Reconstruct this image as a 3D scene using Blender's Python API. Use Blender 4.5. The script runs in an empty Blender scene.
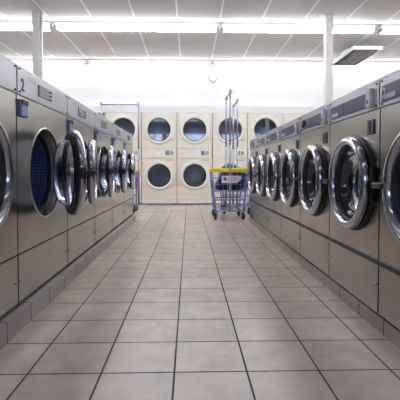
import bpy, bmesh, math, random
from mathutils import Vector, Matrix
random.seed(7)
PI = math.pi
K = 0.86                      # survey units to metres
C = bpy.context.scene.collection
scn = bpy.context.scene

# ------------------------------------------------------------------ camera
H = 0.85
cd = bpy.data.cameras.new('camera'); cam = bpy.data.objects.new('camera', cd); C.objects.link(cam)
cd.sensor_width = 36; cd.lens = 36 * 411 / 400
cd.shift_x = 0.0; cd.shift_y = -19 / 400
cam.location = (0, 0, H * K)
cam.rotation_euler = (PI/2 - math.atan(11/411), 0, -math.atan(11/411))
cd.clip_start = 0.02
scn.camera = cam

# ------------------------------------------------------------------ world, exposure
w = bpy.data.worlds.new('world'); scn.world = w; w.use_nodes = True
w.node_tree.nodes['Background'].inputs[0].default_value = (0.66, 0.78, 1.0, 1)
w.node_tree.nodes['Background'].inputs[1].default_value = 3.4
vs = scn.view_settings
vs.view_transform = 'Standard'; vs.look = 'None'; vs.gamma = 1; vs.use_curve_mapping = False
vs.exposure = 0.36
TUBE_BACK = 11.5
TUBE = 22.0                   # strength of the lamp rows seen
TUBE_NEAR = 3.0; TUBE_MID = 27.0     # lamp rows above the viewer

# ------------------------------------------------------------------ materials
def mat(name, col, rough=0.5, metal=0.0, **kw):
    m = bpy.data.materials.new(name); m.use_nodes = True
    p = m.node_tree.nodes['Principled BSDF']
    p.inputs['Base Color'].default_value = (*col, 1)
    p.inputs['Roughness'].default_value = rough
    p.inputs['Metallic'].default_value = metal
    for k, v in kw.items(): p.inputs[k].default_value = v
    return m
def N(m, t, **kw):
    n = m.node_tree.nodes.new(t)
    for k, v in kw.items(): setattr(n, k, v)
    return n
def L(m, a, b): m.node_tree.links.new(a, b)
def coords(m, scale=(1, 1, 1), loc=(0, 0, 0), kind='Object'):
    tc = N(m, 'ShaderNodeTexCoord'); mp = N(m, 'ShaderNodeMapping')
    s = 1.0 if kind == 'UV' else 1.0 / K
    mp.inputs['Scale'].default_value = tuple(s * a for a in scale)
    mp.inputs['Location'].default_value = loc
    L(m, tc.outputs[kind], mp.inputs['Vector']); return mp.outputs[0]
def P(m): return m.node_tree.nodes['Principled BSDF']
def ramp(m, src, stops):
    r = N(m, 'ShaderNodeValToRGB'); e = r.color_ramp.elements
    while len(e) < len(stops): e.new(0.5)
    for i, (a, c) in enumerate(stops): e[i].position = a; e[i].color = (*c, 1) if len(c) == 3 else c
    L(m, src, r.inputs[0]); return r.outputs[0]

def steel(name, col, rough, streak=(1, 60, 1)):
    m = mat(name, col, rough, 1.0)
    v = coords(m, (1.5, 1.5, 1.5))
    n = N(m, 'ShaderNodeTexNoise'); n.inputs['Scale'].default_value = 2.2; n.inputs['Detail'].default_value = 6
    L(m, v, n.inputs['Vector'])
    c = ramp(m, n.outputs[0], [(0.3, tuple(a*0.88 for a in col)), (0.72, tuple(min(1, a*1.07) for a in col))])
    L(m, c, P(m).inputs['Base Color'])
    v2 = coords(m, (80, 80, 2.0))
    n2 = N(m, 'ShaderNodeTexNoise'); n2.inputs['Scale'].default_value = 1.5; n2.inputs['Detail'].default_value = 3
    L(m, v2, n2.inputs['Vector'])
    r = N(m, 'ShaderNodeMapRange'); r.inputs[3].default_value = rough-0.07; r.inputs[4].default_value = rough+0.10
    L(m, n2.outputs[0], r.inputs[0]); L(m, r.outputs[0], P(m).inputs['Roughness'])
    return m
STEEL = steel('brushed_steel', (0.43, 0.41, 0.375), 0.21)
PANEL = steel('panel_steel', (0.50, 0.50, 0.54), 0.38)
P(PANEL).inputs['Metallic'].default_value = 0.5
CHROME = mat('chrome', (0.50, 0.52, 0.61), 0.12, 1.0)
DCHROME = mat('aged_chrome', (0.50, 0.49, 0.49), 0.27, 1.0)
RUBBER = mat('black_rubber', (0.012, 0.013, 0.02), 0.42)
BLACK = mat('black_plastic', (0.010, 0.010, 0.014), 0.45)
DARKGAP = mat('dark_metal_strip', (0.045, 0.047, 0.06), 0.45, 0.4)
WHITE = mat('white_enamel', (0.92, 0.92, 0.91), 0.4)
GREYP = mat('grey_plastic', (0.42, 0.42, 0.45), 0.4)
BLUEP = mat('blue_plate', (0.22, 0.28, 0.55), 0.35)
SCREEN = mat('screen_grey', (0.25, 0.27, 0.27), 0.25)
WINDOW = mat('panel_window', (0.045, 0.055, 0.16), 0.3)
P(WINDOW).inputs['Specular IOR Level'].default_value = 0.25
INK = mat('dark_print', (0.05, 0.05, 0.12), 0.5)
PALE = mat('pale_print', (0.60, 0.62, 0.75), 0.4)
CREAM = mat('cream_enamel', (0.90, 0.855, 0.73), 0.33)
CREAM2 = mat('cream_trim', (0.90, 0.86, 0.76), 0.3)
YELLOW = mat('yellow_plastic', (0.92, 0.76, 0.01), 0.4)
NAVY = mat('navy_plastic', (0.008, 0.016, 0.10), 0.35)
LILAC = mat('lilac_coated_wire', (0.30, 0.34, 0.68), 0.3, 0.3)
ALU = mat('tube_metal', (0.34, 0.35, 0.43), 0.4, 0.6)
TYRE = mat('grey_tyre', (0.035, 0.03, 0.03), 0.5)
POST = mat('post_paint', (0.90, 0.89, 0.87), 0.5)

def glass(name, tint, gloss, rough=0.03):
    m = bpy.data.materials.new(name); m.use_nodes = True; nt = m.node_tree
    nt.nodes.remove(P(m))
    t = N(m, 'ShaderNodeBsdfTransparent'); t.inputs[0].default_value = (*tint, 1)
    g = N(m, 'ShaderNodeBsdfGlossy'); g.inputs[0].default_value = (0.85, 0.9, 1, 1); g.inputs[1].default_value = rough
    f = N(m, 'ShaderNodeFresnel'); f.inputs[0].default_value = 1.5
    a = N(m, 'ShaderNodeMath', operation='ADD'); a.inputs[1].default_value = gloss; a.use_clamp = True
    L(m, f.outputs[0], a.inputs[0])
    x = N(m, 'ShaderNodeMixShader'); L(m, a.outputs[0], x.inputs[0]); L(m, t.outputs[0], x.inputs[1]); L(m, g.outputs[0], x.inputs[2])
    L(m, x.outputs[0], nt.nodes['Material Output'].inputs[0]); return m
WGLASS = glass('washer_glass', (0.55, 0.60, 0.72), 0.06)
DGLASS = glass('dryer_glass', (0.58, 0.63, 0.72), 0.14, 0.05)
PANE = glass('window_pane', (0.95, 0.97, 1.0), 0.02)

def perforated(name, base, metal, rough, su, sv):
    m = mat(name, base, rough, metal)
    v = coords(m, (su, sv, 1), kind='UV')
    vo = N(m, 'ShaderNodeTexVoronoi'); vo.inputs['Randomness'].default_value = 0.0; vo.inputs['Scale'].default_value = 1.0
    L(m, v, vo.inputs['Vector'])
    c = ramp(m, vo.outputs['Distance'], [(0.26, (0.004, 0.005, 0.012)), (0.34, base)])
    L(m, c, P(m).inputs['Base Color']); return m
DRUM = perforated('perforated_drum', (0.42, 0.52, 0.86), 0.75, 0.34, 76, 46)
DRYDRUM = mat('dryer_drum', (0.40, 0.43, 0.50), 0.5, 0.3)

def emit(name, col, s):
    m = bpy.data.materials.new(name); m.use_nodes = True; nt = m.node_tree
    nt.nodes.remove(P(m)); e = N(m, 'ShaderNodeEmission'); e.inputs[0].default_value = (*col, 1); e.inputs[1].default_value = s
    L(m, e.outputs[0], nt.nodes['Material Output'].inputs[0]); return m
TUBE_FAR_M = emit('lamp_tube_glow', (0.93, 0.95, 1.0), TUBE)
TUBE_BACK_M = emit('lamp_tube_glow_back', (0.95, 0.96, 1.0), TUBE_BACK)
TUBE_MID_M = emit('lamp_tube_glow_middle', (0.95, 0.95, 1.0), TUBE_MID)
TUBE_NEAR_M = emit('lamp_tube_glow_soft', (0.95, 0.93, 1.0), TUBE_NEAR)

# floor tiles: joints on x = -0.062 + 0.306 n and y = 2.0136 + 0.306 n
def tile_mat(name, c1, c2, grout, size, phase, swap=None, rough=0.24):
    m = mat(name, c1, rough)
    tc = N(m, 'ShaderNodeTexCoord'); mp = N(m, 'ShaderNodeMapping'); mp.inputs['Scale'].default_value = (1/K,)*3
    L(m, tc.outputs['Object'], mp.inputs['Vector'])
    sep = N(m, 'ShaderNodeSeparateXYZ'); L(m, mp.outputs[0], sep.inputs[0])
    cb = N(m, 'ShaderNodeCombineXYZ')
    ax = swap or 'XY'
    for k, a in enumerate(ax):
        ad = N(m, 'ShaderNodeMath', operation='SUBTRACT'); ad.inputs[1].default_value = phase[k] - 40 * size[k]
        L(m, sep.outputs[a], ad.inputs[0]); L(m, ad.outputs[0], cb.inputs[k])
    b = N(m, 'ShaderNodeTexBrick'); b.offset = 0; b.squash = 1
    b.inputs['Scale'].default_value = 1; b.inputs['Brick Width'].default_value = size[0]; b.inputs['Row Height'].default_value = size[1]
    b.inputs['Mortar Size'].default_value = 0.0042; b.inputs['Mortar Smooth'].default_value = 0.1; b.inputs['Bias'].default_value = 0
    b.inputs['Color1'].default_value = (*c1, 1); b.inputs['Color2'].default_value = (*c2, 1); b.inputs['Mortar'].default_value = (*grout, 1)
    L(m, cb.outputs[0], b.inputs['Vector'])
    n = N(m, 'ShaderNodeTexNoise'); n.inputs['Scale'].default_value = 7; n.inputs['Detail'].default_value = 6; n.inputs['Roughness'].default_value = 0.65
    L(m, mp.outputs[0], n.inputs['Vector'])
    mot = ramp(m, n.outputs[0], [(0.30, (0.84, 0.80, 0.78)), (0.62, (1, 1, 1))])
    mx = N(m, 'ShaderNodeMix', data_type='RGBA', blend_type='MULTIPLY'); mx.inputs[0].default_value = 1
    L(m, b.outputs[0], mx.inputs[6]); L(m, mot, mx.inputs[7]); L(m, mx.outputs[2], P(m).inputs['Base Color'])
    r = N(m, 'ShaderNodeMapRange'); r.inputs[3].default_value = rough; r.inputs[4].default_value = 0.75
    L(m, b.outputs['Fac'], r.inputs[0]); L(m, r.outputs[0], P(m).inputs['Roughness'])
    bu = N(m, 'ShaderNodeBump'); bu.invert = True; bu.inputs['Strength'].default_value = 0.5; bu.inputs['Distance'].default_value = 0.004
    L(m, b.outputs['Fac'], bu.inputs['Height']); L(m, bu.outputs[0], P(m).inputs['Normal'])
    return m
T1, T2, GR = (0.55, 0.465, 0.40), (0.60, 0.52, 0.45), (0.050, 0.048, 0.075)
FLOOR = tile_mat('floor_tiles', T1, T2, GR, (0.306, 0.306), (-0.062, 2.0136))
KERB_L = tile_mat('kerb_tiles_left', (0.42, 0.35, 0.34), (0.46, 0.40, 0.39), GR, (0.306, 0.30), (2.0136, -0.01), 'YZ', 0.4)
KERB_R = tile_mat('kerb_tiles_right', (0.42, 0.35, 0.33), (0.46, 0.39, 0.36), GR, (0.306, 0.30), (2.06, -0.01), 'YZ', 0.4)

def paint(name, col, rough=0.7, var=0.03, sc=2.0):
    m = mat(name, col, rough)
    n = N(m, 'ShaderNodeTexNoise'); n.inputs['Scale'].default_value = sc; n.inputs['Detail'].default_value = 4
    L(m, coords(m), n.inputs['Vector'])
    L(m, ramp(m, n.outputs[0], [(0.3, tuple(a*(1-var) for a in col)), (0.7, col)]), P(m).inputs['Base Color']); return m
WALL = paint('white_wall_paint', (0.82, 0.82, 0.80))
TRIM = paint('white_fascia_paint', (0.90, 0.90, 0.92), 0.5)
# lay-in ceiling: white bars every 0.763 across
CEIL = mat('ceiling_panels', (0.6, 0.58, 0.57), 0.8)
def ceiling_nodes(m):
    v = coords(m)
    sep = N(m, 'ShaderNodeSeparateXYZ'); L(m, v, sep.inputs[0])
    def bars(sock, phase, size, wid):
        a = N(m, 'ShaderNodeMath', operation='SUBTRACT'); a.inputs[1].default_value = phase - 50*size; L(m, sock, a.inputs[0])
        d = N(m, 'ShaderNodeMath', operation='DIVIDE'); d.inputs[1].default_value = size; L(m, a.outputs[0], d.inputs[0])
        f = N(m, 'ShaderNodeMath', operation='FRACT'); L(m, d.outputs[0], f.inputs[0])
        p = N(m, 'ShaderNodeMath', operation='PINGPONG'); p.inputs[1].default_value = 0.5; L(m, f.outputs[0], p.inputs[0])
        l = N(m, 'ShaderNodeMath', operation='LESS_THAN'); l.inputs[1].default_value = wid / size / 2; L(m, p.outputs[0], l.inputs[0])
        return l.outputs[0]
    b1 = bars(sep.outputs['X'], -0.206, 0.763, 0.030); b2 = bars(sep.outputs['Y'], 7.62, 1.52, 0.026)
    n = N(m, 'ShaderNodeTexNoise'); n.inputs['Scale'].default_value = 60; n.inputs['Detail'].default_value = 4
    L(m, v, n.inputs['Vector'])
    pan = ramp(m, n.outputs[0], [(0.35, (0.50, 0.475, 0.475)), (0.6, (0.57, 0.545, 0.545))])
    m2 = N(m, 'ShaderNodeMath', operation='MULTIPLY'); m2.inputs[1].default_value = 0.25; L(m, b2, m2.inputs[0])
    mxx = N(m, 'ShaderNodeMath', operation='MAXIMUM'); L(m, b1, mxx.inputs[0]); L(m, m2.outputs[0], mxx.inputs[1])
    mx = N(m, 'ShaderNodeMix', data_type='RGBA'); L(m, mxx.outputs[0], mx.inputs[0]); L(m, pan, mx.inputs[6])
    mx.inputs[7].default_value = (0.88, 0.88, 0.88, 1); L(m, mx.outputs[2], P(m).inputs['Base Color'])
ceiling_nodes(CEIL)

# ------------------------------------------------------------------ mesh helpers
def bx(bm, x0, x1, y0, y1, z0, z1, bev=0.0):
    t = bmesh.new()
    r = bmesh.ops.create_cube(t, size=1)
    bmesh.ops.scale(t, verts=t.verts, vec=(x1-x0, y1-y0, z1-z0))
    bmesh.ops.translate(t, verts=t.verts, vec=((x0+x1)/2, (y0+y1)/2, (z0+z1)/2))
    if bev: bmesh.ops.bevel(t, geom=list(t.edges), offset=bev, segments=2, affect='EDGES', profile=0.5)
    me = bpy.data.meshes.new('t'); t.to_mesh(me); t.free(); bm.from_mesh(me); bpy.data.meshes.remove(me)
    return bm
def box(*a, **k): return bx(bmesh.new(), *a, **k)
def lathe(bm, prof, c=(0, 0, 0), seg=56, axis='Y', close=False):
    """prof = list of (radius, along). axis Y: circle in XZ. UV u = angle, v = index length."""
    uv = bm.loops.layers.uv.verify()
    rings = []
    Ls = [0]
    for a, b in zip(prof, prof[1:]): Ls.append(Ls[-1] + math.hypot(a[0]-b[0], a[1]-b[1]))
    for r, y in prof:
        ring = []
        if r < 1e-6:
            p = {'Y': (0, y, 0), 'Z': (0, 0, y), 'X': (y, 0, 0)}[axis]
            ring = [bm.verts.new((c[0]+p[0], c[1]+p[1], c[2]+p[2]))] * seg
        else:
            for i in range(seg):
                a = 2*PI*i/seg
                u, v = r*math.cos(a), r*math.sin(a)
                p = {'Y': (u, y, v), 'Z': (u, v, y), 'X': (y, u, v)}[axis]
                ring.append(bm.verts.new((c[0]+p[0], c[1]+p[1], c[2]+p[2])))
        rings.append(ring)
    idx = list(range(len(prof)-1)) + ([len(prof)-1] if close else [])
    for k in idx:
        A, B = rings[k], rings[(k+1) % len(prof)]
        for i in range(seg):
            j = (i+1) % seg
            vs_ = []
            for v in (A[i], A[j], B[j], B[i]):
                if v not in vs_: vs_.append(v)
            if len(vs_) < 3: continue
            try: f = bm.faces.new(vs_)
            except ValueError: continue
            f.smooth = True
            uvs = {A[i]: (i/seg, Ls[k]), B[i]: (i/seg, Ls[min(k+1, len(Ls)-1)])}
            for l in f.loops:
                v = l.vert
                if v is A[j] and A[j] is not A[i]: l[uv].uv = ((i+1)/seg, Ls[k])
                elif v is B[j] and B[j] is not B[i]: l[uv].uv = ((i+1)/seg, Ls[min(k+1, len(Ls)-1)])
                else: l[uv].uv = uvs.get(v, (i/seg, Ls[k]))
    return bm
def tube(bm, pts, r, seg=10, caps=True):
    pts = [Vector(p) for p in pts]; rings = []
    for i, p in enumerate(pts):
        d = (pts[min(i+1, len(pts)-1)] - pts[max(i-1, 0)]).normalized()
        u = d.orthogonal().normalized() if i == 0 else (pu - d*pu.dot(d)).normalized()
        pu = u; v = d.cross(u)
        rings.append([bm.verts.new(p + r*(math.cos(2*PI*k/seg)*u + math.sin(2*PI*k/seg)*v)) for k in range(seg)])
    for a, b in zip(rings, rings[1:]):
        for k in range(seg):
            f = bm.faces.new((a[k], a[(k+1) % seg], b[(k+1) % seg], b[k])); f.smooth = True
    if caps: bm.faces.new(rings[0][::-1]); bm.faces.new(rings[-1])
    return bm
def prism(bm, pts, y0, y1):
    """outline in XZ extruded along Y"""
    a = [bm.verts.new((x, y0, z)) for x, z in pts]; b = [bm.verts.new((x, y1, z)) for x, z in pts]
    bm.faces.new(a); bm.faces.new(b[::-1])
    for i in range(len(a)):
        j = (i+1) % len(a); bm.faces.new((a[i], b[i], b[j], a[j]))
    return bm
def obj(name, bm, m, parent=None, loc=(0, 0, 0), rot=(0, 0, 0)):
    bmesh.ops.recalc_face_normals(bm, faces=bm.faces)
    bmesh.ops.scale(bm, verts=bm.verts, vec=(K, K, K))
    me = bpy.data.meshes.new(name); bm.to_mesh(me); bm.free()
    me.materials.append(m)
    o = bpy.data.objects.new(name, me); C.objects.link(o)
    o.location = Vector(loc)*K; o.rotation_euler = rot
    if parent: o.parent = parent
    return o
def text(name, s, size, m, parent, loc, rot=(PI/2, 0, 0)):
    cu = bpy.data.curves.new('txt', 'FONT'); cu.body = s; cu.size = size*K; cu.extrude = 0.0006; cu.offset = size*0.02; cu.align_x = 'CENTER'; cu.align_y = 'CENTER'
    t = bpy.data.objects.new('txt', cu); C.objects.link(t)
    bpy.context.view_layer.update()
    me = bpy.data.meshes.new_from_object(t.evaluated_get(bpy.context.evaluated_depsgraph_get()))
    bpy.data.objects.remove(t); me.materials.clear(); me.materials.append(m)
    o = bpy.data.objects.new(name, me); C.objects.link(o); o.parent = parent
    o.location = Vector(loc)*K; o.rotation_euler = rot; return o
def empty(name, loc, rz=0):
    o = bpy.data.objects.new(name, None); C.objects.link(o); o.location = Vector(loc)*K
    o.rotation_euler = (0, 0, rz); o.empty_display_size = 0.1; return o
def tag(o, label=None, cat=None, group=None, kind=None):
    for k, v in (('label', label), ('category', cat), ('group', group), ('kind', kind)):
        if v: o[k] = v
    return o
def struct(name, bm, m, parent=None, **k):
    o = obj(name, bm, m, parent, **k)
    if not parent: o['kind'] = 'structure'
    return o
def copy_tree(o, parent=None):
    c = o.copy(); C.objects.link(c)
    if parent: c.parent = parent
    for ch in list(o.children): copy_tree(ch, c)
    return c
def move(o, loc, rz=0): o.location = Vector(loc)*K; o.rotation_euler = (0, 0, rz); return o

# ------------------------------------------------------------------ the room
XL, XR, YF, YB, ZC = -6.2, 6.2, -5.0, 10.45, 0.85 + 2.72
struct('floor', box(XL-.1, XR+.1, YF-.1, YB+.1, -0.1, 0), FLOOR)
struct('ceiling', box(XL-.1, XR+.1, YF-.1, YB+.1, ZC, ZC+0.1), CEIL)
struct('wall_back', box(XL-.1, XR+.1, YB, YB+0.12, 0, ZC), WALL)
struct('wall_left', box(XL-.12, XL, YF, YB, 0, ZC), WALL)
struct('wall_right', box(XR, XR+.12, YF, YB, 0, ZC), WALL)
fw = bmesh.new()                                   # front wall with a band of window openings
bx(fw, XL, XR, YF-.12, YF, 0, 1.9); bx(fw, XL, XR, YF-.12, YF, 3.0, ZC)
for a, b in ((XL, -4.2), (-1.5, -1.2), (1.3, 1.6), (4.4, XR)): bx(fw, a, b, YF-.12, YF, 1.9, 3.0)
struct('wall_front', fw, WALL)
for i, (a, b) in enumerate(((-4.2, -1.5), (-1.2, 1.3), (1.6, 4.4))):
    g = struct(f'window_{i+1}', box(a, b, YF-.07, YF-.06, 1.9, 3.0), PANE)
    f = bmesh.new()
    bx(f, a, b, YF-.09, YF-.03, 1.9, 1.95); bx(f, a, b, YF-.09, YF-.03, 2.95, 3.0)
    for q in (a, (a+b)/2-.025, b-.05): bx(f, q, q+.05, YF-.09, YF-.03, 1.95, 2.95)
    obj('window_frame', f, GREYP, g)
# white fascia above the dryers
DX0, DW, DY = -2.04, 0.8725, 10.13
struct('trim_1', box(DX0-3*DW, DX0+9*DW, DY-0.01, YB, 2.25, 2.42), TRIM)
# tiled kerbs under the washer rows
struct('trim_2', box(-1.80, -0.8895, -0.6, 6.80, 0, 0.104), KERB_L)
struct('trim_3', box(0.996, 1.90, -0.6, 6.80, 0, 0.080), KERB_R)

# posts
def post(x, y, label):
    b = box(x-.065, x+.065, y-.065, y+.065, 0, ZC-.002, bev=0.008)
    o = struct('column', b, POST, loc=(0, 0, 0)); o['kind'] = 'structure'
    r = bmesh.new(); tube(r, [(x+.085, y-.03, 0), (x+.085, y-.03, ZC-.01)], 0.02)
    if x < 0: obj('conduit', r, POST, o)
    else: r.free()
    return o
post(-2.635, 7.28, ''); post(2.47, 7.28, '')

# ------------------------------------------------------------------ lamp fixtures
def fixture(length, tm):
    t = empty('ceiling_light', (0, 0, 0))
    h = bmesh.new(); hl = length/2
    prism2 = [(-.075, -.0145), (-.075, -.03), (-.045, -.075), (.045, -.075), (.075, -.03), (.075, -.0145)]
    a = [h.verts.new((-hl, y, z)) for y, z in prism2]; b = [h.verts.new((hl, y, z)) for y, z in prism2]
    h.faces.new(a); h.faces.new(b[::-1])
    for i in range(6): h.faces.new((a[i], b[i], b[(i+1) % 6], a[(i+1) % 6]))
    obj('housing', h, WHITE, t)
    obj('shade_line_strip', box(-hl, hl, -.086, .086, -.014, -.001), GREYP, t)  # added grey strip, stands in for the shadow line above the housing
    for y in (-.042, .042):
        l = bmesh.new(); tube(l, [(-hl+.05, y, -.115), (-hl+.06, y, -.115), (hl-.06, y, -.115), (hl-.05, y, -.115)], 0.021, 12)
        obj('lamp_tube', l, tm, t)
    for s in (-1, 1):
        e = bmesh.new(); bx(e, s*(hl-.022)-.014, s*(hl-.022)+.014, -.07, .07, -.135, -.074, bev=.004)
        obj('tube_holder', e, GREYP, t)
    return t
FX = [(-5.45, -2.52), (-2.46, 0.55), (0.60, 3.50), (3.58, 5.9)]
names = ['far left', 'left of middle', 'right of middle', 'far right']
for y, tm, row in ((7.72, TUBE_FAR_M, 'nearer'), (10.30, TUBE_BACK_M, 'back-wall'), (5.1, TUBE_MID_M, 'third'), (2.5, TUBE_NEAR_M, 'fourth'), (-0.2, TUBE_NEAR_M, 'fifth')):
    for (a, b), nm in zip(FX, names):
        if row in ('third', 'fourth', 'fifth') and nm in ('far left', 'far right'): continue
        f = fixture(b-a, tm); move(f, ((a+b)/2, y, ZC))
        lab = (f'white fluorescent strip light in the {row} ceiling row, {nm}' if row in ('nearer', 'back-wall') else
               f'fluorescent strip light of the {row} row from the back wall, {nm}')
        tag(f, lab, 'ceiling light', 'fluorescent strip lights on the ceiling')
# couplings between lamps
for y, row in ((7.72, 'nearer row'), (10.30, 'back-wall row')):
    for x, nm in ((-2.49, 'left'), (0.575, 'middle'), (3.54, 'right')):
        j = bmesh.new(); bx(j, x-.024, x+.024, y-.05, y+.05, ZC-.10, ZC, bev=.005)
        o = obj('junction_box', j, WHITE)
        tag(o, f'small grey coupling box between strip lights of the {row}, {nm} gap', 'junction box', 'couplings between strip lights')

# ceiling vent
t = tag(empty('ceiling_vent', (3.69, 9.13, 0.85+2.49)), 'long box-shaped ceiling air vent with brown grille right of the column', 'vent')
f = bmesh.new(); VW, VL = .31, .68
bx(f, -VW, VW, -VL, -VL+.03, 0, .055); bx(f, -VW, VW, VL-.03, VL, 0, .055); bx(f, -VW, -VW+.03, -VL+.03, VL-.03, 0, .055); bx(f, VW-.03, VW, -VL+.03, VL-.03, 0, .055)
bx(f, -VW, VW, -VL, VL, .055, .065)
obj('duct_neck', box(-.15, .15, .05, .45, .065, .23), WHITE, t)
obj('frame', f, WHITE, t)
BRN = mat('brown_grille', (0.13, 0.10, 0.09), 0.5); DK = mat('vent_dark', (0.035, 0.035, 0.04), 0.5)
obj('slot_panel', box(-VW+.03, VW-.03, -VL+.03, VL-.03, .03, .05), DK, t)
obj('grille', box(-.13, .10, -VL+.09, VL-.06, .012, .028), BRN, t)
for x0, x1 in ((-.175, -.15), (.115, .20)): obj('vane', box(x0, x1, -VL+.06, VL-.05, .008, .028), mat('vane_grey', (.22, .20, .20), .5), t)
# ceiling dome
d = bmesh.new(); lathe(d, [(0, -.055), (.12, -.05), (.22, -.035), (.30, -.012), (.325, 0)], axis='Z')
tag(obj('ceiling_dome', d, paint('dome_cream', (0.72, 0.66, 0.60)), loc=(-2.02, 9.82, ZC)), 'shallow round off-white dome on the ceiling near the back wall', 'ceiling fitting')

# wall clock
t = tag(empty('wall_clock', (0.60, YB, 3.20)), 'small round white wall clock high on the back wall', 'clock')
b = bmesh.new(); lathe(b, [(.125, 0), (.125, -.03), (.118, -.038), (.108, -.036), (.104, -.025)], close=False); obj('rim', b, GREYP, t)
b = bmesh.new(); lathe(b, [(0, -.022), (.106, -.022)]); obj('face', b, WHITE, t)
for a, l in ((0.9, .06), (2.4, .085)):
    b = bmesh.new(); tube(b, [(0, -.026, 0), (math.sin(a)*l, -.026, math.cos(a)*l)], .0035, 6); obj('hand', b, GREYP, t)

# ------------------------------------------------------------------ washers
def plate_hole(bm, x0, x1, z0, z1, cx, cz, r, y, seg=56):
    """flat plate in XZ at y with a round hole"""
    A, B = [], []
    angs = sorted([2*PI*i/seg for i in range(seg)] + [math.atan2(z-cz, x-cx) % (2*PI) for x in (x0, x1) for z in (z0, z1)])
    for a in angs:
        c, s = math.cos(a), math.sin(a)
        t = min([(x1-cx)/c if c > 1e-9 else 9e9, (x0-cx)/c if c < -1e-9 else 9e9, (z1-cz)/s if s > 1e-9 else 9e9, (z0-cz)/s if s < -1e-9 else 9e9])
        t = max(t, r + 0.03)
        A.append(bm.verts.new((cx+r*c, y, cz+r*s))); B.append(bm.verts.new((cx+t*c, y, cz+t*s)))
    n = len(angs)
    for i in range(n):
        j = (i+1) % n; bm.faces.new((A[i], A[j], B[j], B[i]))
def open_box(bm, x0, x1, y0, y1, z0, z1):
    v = [bm.verts.new(p) for p in ((x0, y0, z0), (x1, y0, z0), (x1, y1, z0), (x0, y1, z0), (x0, y0, z1), (x1, y0, z1), (x1, y1, z1), (x0, y1, z1))]
    for q in ((0, 1, 2, 3), (4, 5, 6, 7), (1, 2, 6, 5), (2, 3, 7, 6), (3, 0, 4, 7)): bm.faces.new([v[i] for i in q])

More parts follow.
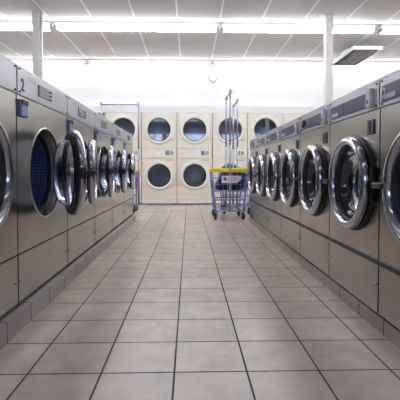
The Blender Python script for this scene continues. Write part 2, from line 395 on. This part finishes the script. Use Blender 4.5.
def make_washer(side):
    Lf = side == 'left'
    W = 0.914 if Lf else 0.765
    D = 0.86
    hw = W/2 - 0.006
    z0 = 0.122 if Lf else 0.085        # bottom of the front
    zs = 0.388 if Lf else 0.37         # split above the access panel
    zp = 1.262 if Lf else 1.174        # lower edge of the control panel
    zt = 1.418 if Lf else 1.322
    zc = 0.832 if Lf else 0.772
    R = 0.285 if Lf else 0.278
    xc = 0.0 if Lf else 0.045
    t = empty('washing_machine', (0, 0, 0))
    b = bmesh.new()
    open_box(b, -hw, hw, 0.0, D, z0-.017 if Lf else z0-.004, zt)
    plate_hole(b, -hw, hw, zs+.004, zp-.003, xc, zc, R-.004 if Lf else R-.030, 0)
    obj('cabinet', b, STEEL, t)
    b = box(-hw+.004, hw-.004, .03, D-.02, zt, zt+.028, bev=.006); obj('top_cover', b, PANEL, t)
    obj('access_panel', box(-hw, hw, 0, .02, z0+.003, zs-.004 if Lf else zs-.022, bev=.002), STEEL, t)
    obj('toe_strip' if Lf else 'groove_strip', box(-hw, hw, .006, .03, z0-.017, z0+.002) if Lf else box(-hw-.005, hw+.005, -.006, .01, zs-.021, zs+.003, bev=.002), DARKGAP, t)
    # control panel
    cp = obj('control_panel', box(-hw, hw, -.006, .03, zp, zt-.004, bev=.003), PANEL, t)
    for x in (-hw+.025, hw-.025):
        for z in (zt-.016, zp+.016, .24):
            obj('screw', lathe(bmesh.new(), [(.0, -.010), (.004, -.0095), (.0055, -.006), (.0055, 0)], (x, 0 if z < .3 else -.003, z), 8), BLACK if z > .3 else GREYP, t)
    if Lf:
        zm = 1.338
        s = obj('display', box(-.145, .03, -.013, -.005, zm-.034, zm+.036, bev=.002), SCREEN, cp)
        for k in range(6): obj('button', box(.05+.028*(k % 2), .066+.028*(k % 2), -.012, -.005, zm-.03+.024*(k//2), zm-.017+.024*(k//2), bev=.002), INK, cp)
        pr = bmesh.new()
        for k in range(4): bx(pr, -.30, -.19+.01*(k % 2), -.0068, -.0055, 1.362+.008*k, 1.3655+.008*k)
        obj('printed_notes', pr, GREYP, cp)
        cb = obj('card_slot', box(-hw+.025, -hw+.115, -.016, .0, 1.145, 1.238, bev=.004), BLUEP, t)
        obj('slot_cap', box(-hw+.027, -hw+.113, -.020, -.014, 1.212, 1.236), BLACK, cb)
    else:
        zb, zu = zp+.022, zt-.042
        obj('program_window', box(-hw+.025, hw-.135, -.010, -.004, zb, zu, bev=.002), WINDOW, cp)
        wd = bmesh.new()
        for q in (0.22,): bx(wd, -hw+.025+q, -hw+.029+q, -.0125, -.009, zb, zu)
        obj('divider', wd, PALE, cp)
        lb = bmesh.new()
        bx(lb, -hw+.06, -hw+.17, -.0115, -.0095, zb+.012, zb+.036)
        obj('printed_notes', lb, PALE, cp)
        cr = obj('coin_box', box(hw-.115, hw-.065, -.028, -.004, zb-.006, zu+.012, bev=.006), WHITE, cp)
        obj('coin_slot', box(hw-.097, hw-.083, -.031, -.027, zb+.012, zb+.036), BLACK, cr)
        obj('vent_slot', box(hw-.042, hw-.028, -.009, -.004, zb, zu), GREYP, cp)
        cb = obj('card_slot', box(hw-.135, hw-.058, -.008, .0, 1.045, 1.125, bev=.003), mat('slate_plate', (.06, .07, .14), .4), t)
        obj('slot_gap', box(hw-.101, hw-.091, -.011, -.007, 1.053, 1.119), BLACK, cb)
    # opening
    b = bmesh.new()
    fp = [(R-.030, .070), (R-.028, .052), (R-.012, .03), (R-.006, -.002), (R, -.005), (R+.005, -.004), (R+.006, .001)] if Lf else [(R-.036, .03), (R-.034, -.010), (R-.02, -.016), (R+.004, -.016), (R+.010, -.008), (R+.010, .001)]
    obj('door_frame', lathe(b, fp, (xc, 0, zc)), DCHROME if Lf else BLACK, t)
    b = bmesh.new()
    gp = [(R-.028, .050), (R-.034, .050), (R-.043, .050), (R-.048, .064), (R-.04, .075)] if Lf else [(R-.036, -.008), (R-.048, -.014), (R-.06, .0), (R-.058, .04), (R-.07, .06), (R-.06, .09), (R-.04, .10)]
    obj('door_gasket', lathe(b, gp, (xc, 0, zc)), RUBBER, t)
    b = bmesh.new(); lathe(b, [(R-.042, .066), (R-.03, .085), (R-.03, .52), (R-.05, .55), (0, .56)], (xc, 0, zc)); obj('drum', b, DRUM, t)
    # door, hinge at +x
    hx = R - .004
    dr = obj('door', lathe(bmesh.new(), [(R-.052, -.020), (R-.054, -.040), (R-.048, -.056), (R-.036, -.066), (R-.018, -.066), (R-.004, -.054), (R, -.036), (R-.004, -.020), (R-.02, -.018)], (-hx, 0, 0), 64), CHROME, t, loc=(hx+xc, 0, zc))
    obj('door_seal', lathe(bmesh.new(), [(R-.004, -.021), (R-.014, -.006), (R-.035, -.004), (R-.055, -.008), (R-.066, .002), (R-.070, -.010), (R-.060, -.030), (R-.054, -.038)], (-hx, 0, 0), 64), RUBBER, dr)
    g = [(R-.060, -.02), (R-.066, -.004), (R-.072, .02), (R-.084, .045), (R-.110, .064), (R-.16, .074), (0, .078)]
    obj('door_glass', lathe(bmesh.new(), g, (-hx, 0, 0), 56), WGLASS, dr)
    hd = bmesh.new()
    bx(hd, -hx-R-.07, -hx-R+.03, -.080, -.045, -.015, .015, bev=.006); bx(hd, -hx-R-.03, -hx-R+.012, -.05, -.02, -.035, .035, bev=.005)
    obj('door_handle', hd, BLACK, dr)
    hg = bmesh.new()
    for s in (-1, 1):
        bx(hg, -.03, .022, -.026, -.010, s*.07-.018, s*.07+.018, bev=.004)
    tube(hg, [(.012, -.020, -.09), (.012, -.020, .09)], .009, 10)
    obj('hinge', hg, BLACK, dr)
    return t

ordw = ['first', 'second', 'third', 'fourth', 'fifth', 'sixth', 'seventh']
wl = make_washer('left')
lefts = []
ang = [0, 27, 10, 8, 7, 5]
lnote = ['cut by the left edge of the picture', 'round door open and perforated drum showing', 'behind the widest open door',
         'with its chrome-rimmed door ajar', 'with its slim chrome rim ajar', 'at the far end beside the rack cart']
for i in range(6):
    o = wl if i == 0 else copy_tree(wl)
    move(o, (-0.93, 1.793 + 0.914*i, 0), PI/2)
    tag(o, f'steel front-loading washer, {ordw[i]} in the left row, {lnote[i]}', 'washing machine', 'washing machines in the left row')
    for c in o.children:
        if c.name.startswith('door') and any(k.name.startswith('door_handle') for k in c.children): c.rotation_euler = (0, 0, math.radians(ang[i]))
    lefts.append(o)
wr = make_washer('right')
rnote = ['cut by the right edge of the picture', 'large chrome door fully in view', 'with round dial near the column', 'mid-row', 'past mid-row', 'last but one before the carts', 'at the far end by the wire carts']
rights = []
for i in range(7):
    o = wr if i == 0 else copy_tree(wr)
    move(o, (1.0, 1.749 + 0.765*i, 0), -PI/2)
    tag(o, f'steel front-loading washer, {ordw[i]} in the right row, {rnote[i]}', 'washing machine', 'washing machines in the right row')
    rights.append(o)
dl = bmesh.new(); lathe(dl, [(0, -.026), (.032, -.025), (.036, -.018), (.038, -.009)], (-.25, 0, 1.246), 24)
obj('program_dial', dl, BLACK, [c for c in rights[2].children if c.name.startswith('control_panel')][0])
# numerals
text('printed_number', '2', 0.095, INK, [c for c in lefts[1].children if c.name.startswith('control_panel')][0], (-.385, -.0075, 1.318))
text('printed_number', '2', 0.075, PALE, [c for c in rights[0].children if c.name.startswith('control_panel')][0], (-.318, -.0135, 1.238))

# ------------------------------------------------------------------ dryers
PX = 10.13/411
def dz(y): return 0.85 + (170-y)*PX
def make_dryer():
    t = empty('stacked_dryer', (0, 0, 0))
    hw = DW/2 - .008; D = .30
    b = bmesh.new(); open_box(b, -hw, hw, 0, D, .02, 2.247)
    zu, zl, rg = dz(130), dz(175.6), 11.5*PX
    plate_hole(b, -hw, hw, dz(148), 2.247, 0, zu, rg-.01, 0)
    plate_hole(b, -hw, hw, dz(193.4), dz(158.5), 0, zl, rg-.01, 0)
    bx(b, -hw, hw, 0, .02, .12, dz(193.4)-.006)
    obj('cabinet', b, CREAM, t)
    obj('base_strip', box(-hw, hw, -.004, .02, .025, .115, bev=.004), WHITE, t)
    cp = obj('control_panel', box(-hw+.003, hw-.003, -.006, .02, dz(158.5)+.010, dz(148)-.010, bev=.003), CREAM2, t)
    zm = dz(153)
    obj('instruction_label', box(-.07, .15, -.010, -.005, zm-.055, zm+.055, bev=.002), WHITE, cp)
    obj('coin_slide', box(.155, .245, -.025, -.005, zm-.055, zm+.055, bev=.004), SCREEN, cp)
    obj('coin_return', box(.27, .345, -.018, -.005, zm-.045, zm+.045, bev=.004), GREYP, cp)
    for zc, zbot, ztop in ((zu, dz(139.6), 2.235), (zl, dz(185.6), dz(158.5)-.06)):
        dr = bmesh.new()
        # panel whose lower edge swells round the ring
        x0, x1 = -hw+.05, hw-.045
        ro = 14.4*PX
        plate_hole(dr, x0, x1, zbot, min(ztop, zc+.34), 0, zc, rg, -.026)
        lathe(dr, [(rg-.002, .02), (rg, -.030), (rg+.02, -.044), (ro-.02, -.042), (ro-.004, -.032), (ro, -.001)], (0, 0, zc), 48)
        gap = math.sqrt(max(0, ro**2 - (zc-zbot)**2))
        for a in ((x0, x0+.006, -.026, 0, zbot, min(ztop, zc+.34)), (x1-.006, x1, -.026, 0, zbot, min(ztop, zc+.34)), (x0, -gap, -.026, 0, zbot, zbot+.006), (gap, x1, -.026, 0, zbot, zbot+.006), (x0, x1, -.026, 0, min(ztop, zc+.34)-.006, min(ztop, zc+.34))):
            bx(dr, *a)
        do = obj('door', dr, CREAM2, t)
        gl = bmesh.new(); lathe(gl, [(rg+.002, -.0185), (rg*.6, -.0195), (0, -.0200)], (0, 0, zc), 48); obj('door_glass', gl, DGLASS, do)
        ga = bmesh.new(); lathe(ga, [(rg-.004, -.022), (rg-.014, -.024), (rg-.020, -.014), (rg-.014, -.010)], (0, 0, zc), 48, close=True); obj('glass_seal', ga, RUBBER, do)
        obj('door_handle', box(x1-.012, x1+.022, -.035, -.014, zc+.0, zc+.16, bev=.004), CREAM, do)
        dm = bmesh.new(); lathe(dm, [(rg-.012, .0), (rg+.06, .03), (rg+.06, .26), (0, .28)], (0, 0, zc), 48); obj('drum', dm, DRYDRUM, t)
    obj('brand_strip', box(.17, .36, -.004, .002, dz(160.6), dz(159.8)), GREYP, t)
    return t
dn = ['leftmost, half hidden by the left washers', 'second from left, just right of the rack cart', 'third from left, left of the wall clock', 'fourth from left, directly left of the wire cart', 'fifth from left, behind the tall poles', 'behind the far end of the right washers', 'mostly hidden behind the right washers']
dd = make_dryer()
pos = [DX0 + DW*(k+.5) for k in range(6)]
labels = ['leftmost of the row, half hidden behind the left washers', 'second from the left, just right of the rack cart', 'third from the left, in the open middle', 'fourth from the left, left edge behind the yellow-rimmed cart',
          'fifth from the left, partly behind right washers', 'rightmost, only its top showing over the right washers']
for k, x in enumerate(pos):
    o = dd if k == 0 else copy_tree(dd)
    move(o, (x, DY, 0)); tag(o, 'cream stacked tumble dryer, ' + labels[k], 'dryer', 'stacked dryers along the back wall')

# ------------------------------------------------------------------ carts
def make_cart(tub, rim, label_sign):
    t = empty('laundry_cart', (0, 0, 0))
    hw, D = .30, .68
    fr = bmesh.new()
    for sx in (-1, 1):
        for y in (.05, D-.05):
            tube(fr, [(sx*.235, y, .142), (sx*.25, y, .30), (sx*.275, y, .50), (sx*.30, y, .82)], .015)
    for z, xx in ((.155, .238), (.34, .252), (.49, .272)):
        for y in (.05, D-.05): tube(fr, [(-xx, y, z), (xx, y, z)], .011)
        for sx in (-1, 1): tube(fr, [(sx*xx, .05, z), (sx*xx, D-.05, z)], .011)
    obj('frame', fr, LILAC, t)
    sh = bmesh.new()
    for k in range(9): tube(sh, [(-.22+.055*k, .05, .165), (-.22+.055*k, D-.05, .165)], .005, 6)
    tube(sh, [(-.238, D/2, .16), (.238, D/2, .16)], .007, 6)
    obj('bottom_rack', sh, LILAC, t)
    # wire basket
    wb = bmesh.new()
    def ring(z, a, yy0, yy1, r=.005):
        tube(wb, [(-a, yy0, z), (a, yy0, z), (a, yy1, z), (-a, yy1, z), (-a, yy0, z)], r, 6)
    for k in range(4):
        f_ = k/3; ring(.50+.32*f_, .255+.04*f_, .03-.02*f_, D-.03+.02*f_)
    for k in range(8):
        s = -1 + 2*k/7
        for yb, yt in ((.03, .01), (D-.03, D-.01)): tube(wb, [(s*.255, yb, .50), (s*.295, yt, .82)], .0036, 6)
        yb = .03 + (D-.06)*k/7; yt = .01 + (D-.02)*k/7
        for sx in (-1, 1): tube(wb, [(sx*.255, yb, .50), (sx*.295, yt, .82)], .0036, 6)
    obj('wire_basket', wb, LILAC, t)
    # tub / liner
    tb = bmesh.new()
    zt = .80; xl = -.272 if tub else -.13
    lo = [(-.235, .06), (.235, .06), (.235, D-.06), (-.235, D-.06)]; hi = [(xl, .035), (.272, .035), (.272, D-.035), (xl, D-.035)]
    vl = [tb.verts.new((x, y, .505)) for x, y in lo]; vh = [tb.verts.new((x, y, zt)) for x, y in hi]
    tb.faces.new(vl[::-1])
    for i in range(4): tb.faces.new((vl[i], vl[(i+1) % 4], vh[(i+1) % 4], vh[i]))
    bmesh.ops.bevel(tb, geom=[e for e in tb.edges], offset=.03, segments=3, affect='EDGES')
    for f_ in tb.faces: f_.smooth = True
    to = obj('tub', tb, NAVY, t)
    so = to.modifiers.new('thick', 'SOLIDIFY'); so.thickness = .006
    # rim
    rm = bmesh.new(); zr0, zr1 = .815, .88
    if rim == YELLOW:
        for a in ((-.32, .32, -.02, .02), (-.32, .32, D-.02, D+.02), (-.32, -.285, .02, D-.02), (.285, .32, .02, D-.02)): bx(rm, *a, zr0, zr1, bev=.012)
    else:
        for a in ((-.305, .305, -.005, .02), (-.305, .305, D-.02, D+.005), (-.305, -.285, .02, D-.02), (.285, .305, .02, D-.02)): bx(rm, *a, zr0, zr0+.03, bev=.008)
    obj('rim', rm, rim, t)
    # hanging rack: two uprights and a top bar
    rk = bmesh.new(); r = .02; zt = 2.17
    for y, s in ((-.03, 1), (D+.03, 1)):
        tube(rk, [(0, y, .15), (0, y, 1.28)], .020, 12); tube(rk, [(0, y, 1.26), (0, y, zt)], .0155, 12)
        tube(rk, [(0, y, .16), (0, .05 if y < 0 else D-.05, .16)], .011, 8)
    tube(rk, [(0, -.03, zt-.012), (0, D+.03, zt-.012)], .013, 12)
    tube(rk, [(0, -.03, zt-.02), (0, -.03, zt+.03)], .02, 12); tube(rk, [(0, D+.03, zt-.02), (0, D+.03, zt+.03)], .02, 12)
    obj('hanging_rack', rk, ALU, t)
    if label_sign:
        sg = bmesh.new(); prism(sg, [(-.145, .755), (-.145, .630), (.125, .630), (.185, .700), (.185, .755)], -.060, -.052)
        so_ = obj('name_plate', sg, mat('plate_white', (0.74, 0.72, 0.86), .45), t)
        lg = bmesh.new(); lathe(lg, [(0, -.0625), (.028, -.0625), (.028, -.060)], (-.085, 0, .70), 20); obj('emblem', lg, INK, so_)
        text('emblem_letter', 'V', .06, mat('plate_red', (0.55, .12, .25), .5), so_, (-.085, -.0632, .70))
        ln = bmesh.new()
        for k, (a, b_) in enumerate(((-.04, .14), (-.04, .11), (-.04, .08))): bx(ln, a, b_, -.0615, -.0598, .722-.028*k, .731-.028*k)
        obj('printed_notes', ln, GREYP, so_)
    # castors
    for sx in (-1, 1):
        for y, a in ((.05, .35), (D-.05, -.5)):
            c = bmesh.new(); p0 = Vector((sx*.235, y, 0))
            lathe(c, [(.0, -.014), (.048, -.016), (.062, -.010), (.062, .010), (.048, .016), (0, .014)], (0, 0, 0), 20, axis='X')
            bmesh.ops.rotate(c, verts=c.verts, cent=(0, 0, 0), matrix=Matrix.Rotation(a*sx, 3, 'Z'))
            bmesh.ops.translate(c, verts=c.verts, vec=p0 + Vector((0, .02, .0625)))
            wo = obj('wheel', c, TYRE, t)
            k = bmesh.new(); bx(k, -.022, .022, -.005, .03, .126, .136); bx(k, -.024, -.019, -.005, .03, .05, .13); bx(k, .019, .024, -.005, .03, .05, .13)
            tube(k, [(0, 0, .132), (0, 0, .15)], .012)
            bmesh.ops.rotate(k, verts=k.verts, cent=(0, 0, 0), matrix=Matrix.Rotation(a*sx, 3, 'Z'))
            bmesh.ops.translate(k, verts=k.verts, vec=p0)
            obj('fork', k, ALU, wo)
    return t
c1 = make_cart(False, YELLOW, True); move(c1, (.69, 6.93, 0))
tag(c1, 'blue wire laundry cart with yellow rim and white name plate, nearest in the aisle', 'laundry cart', 'rack carts')
c2 = make_cart(True, NAVY, False); move(c2, (.915, 7.80, 0))
tag(c2, 'laundry cart with navy tub standing directly behind the yellow-rimmed cart', 'laundry cart', 'rack carts')
c3 = make_cart(False, YELLOW, False); move(c3, (-1.01-.03, 8.28, 0), PI/2)
tag(c3, 'laundry cart with square hanging rack behind the end of the left washers', 'laundry cart', 'rack carts')
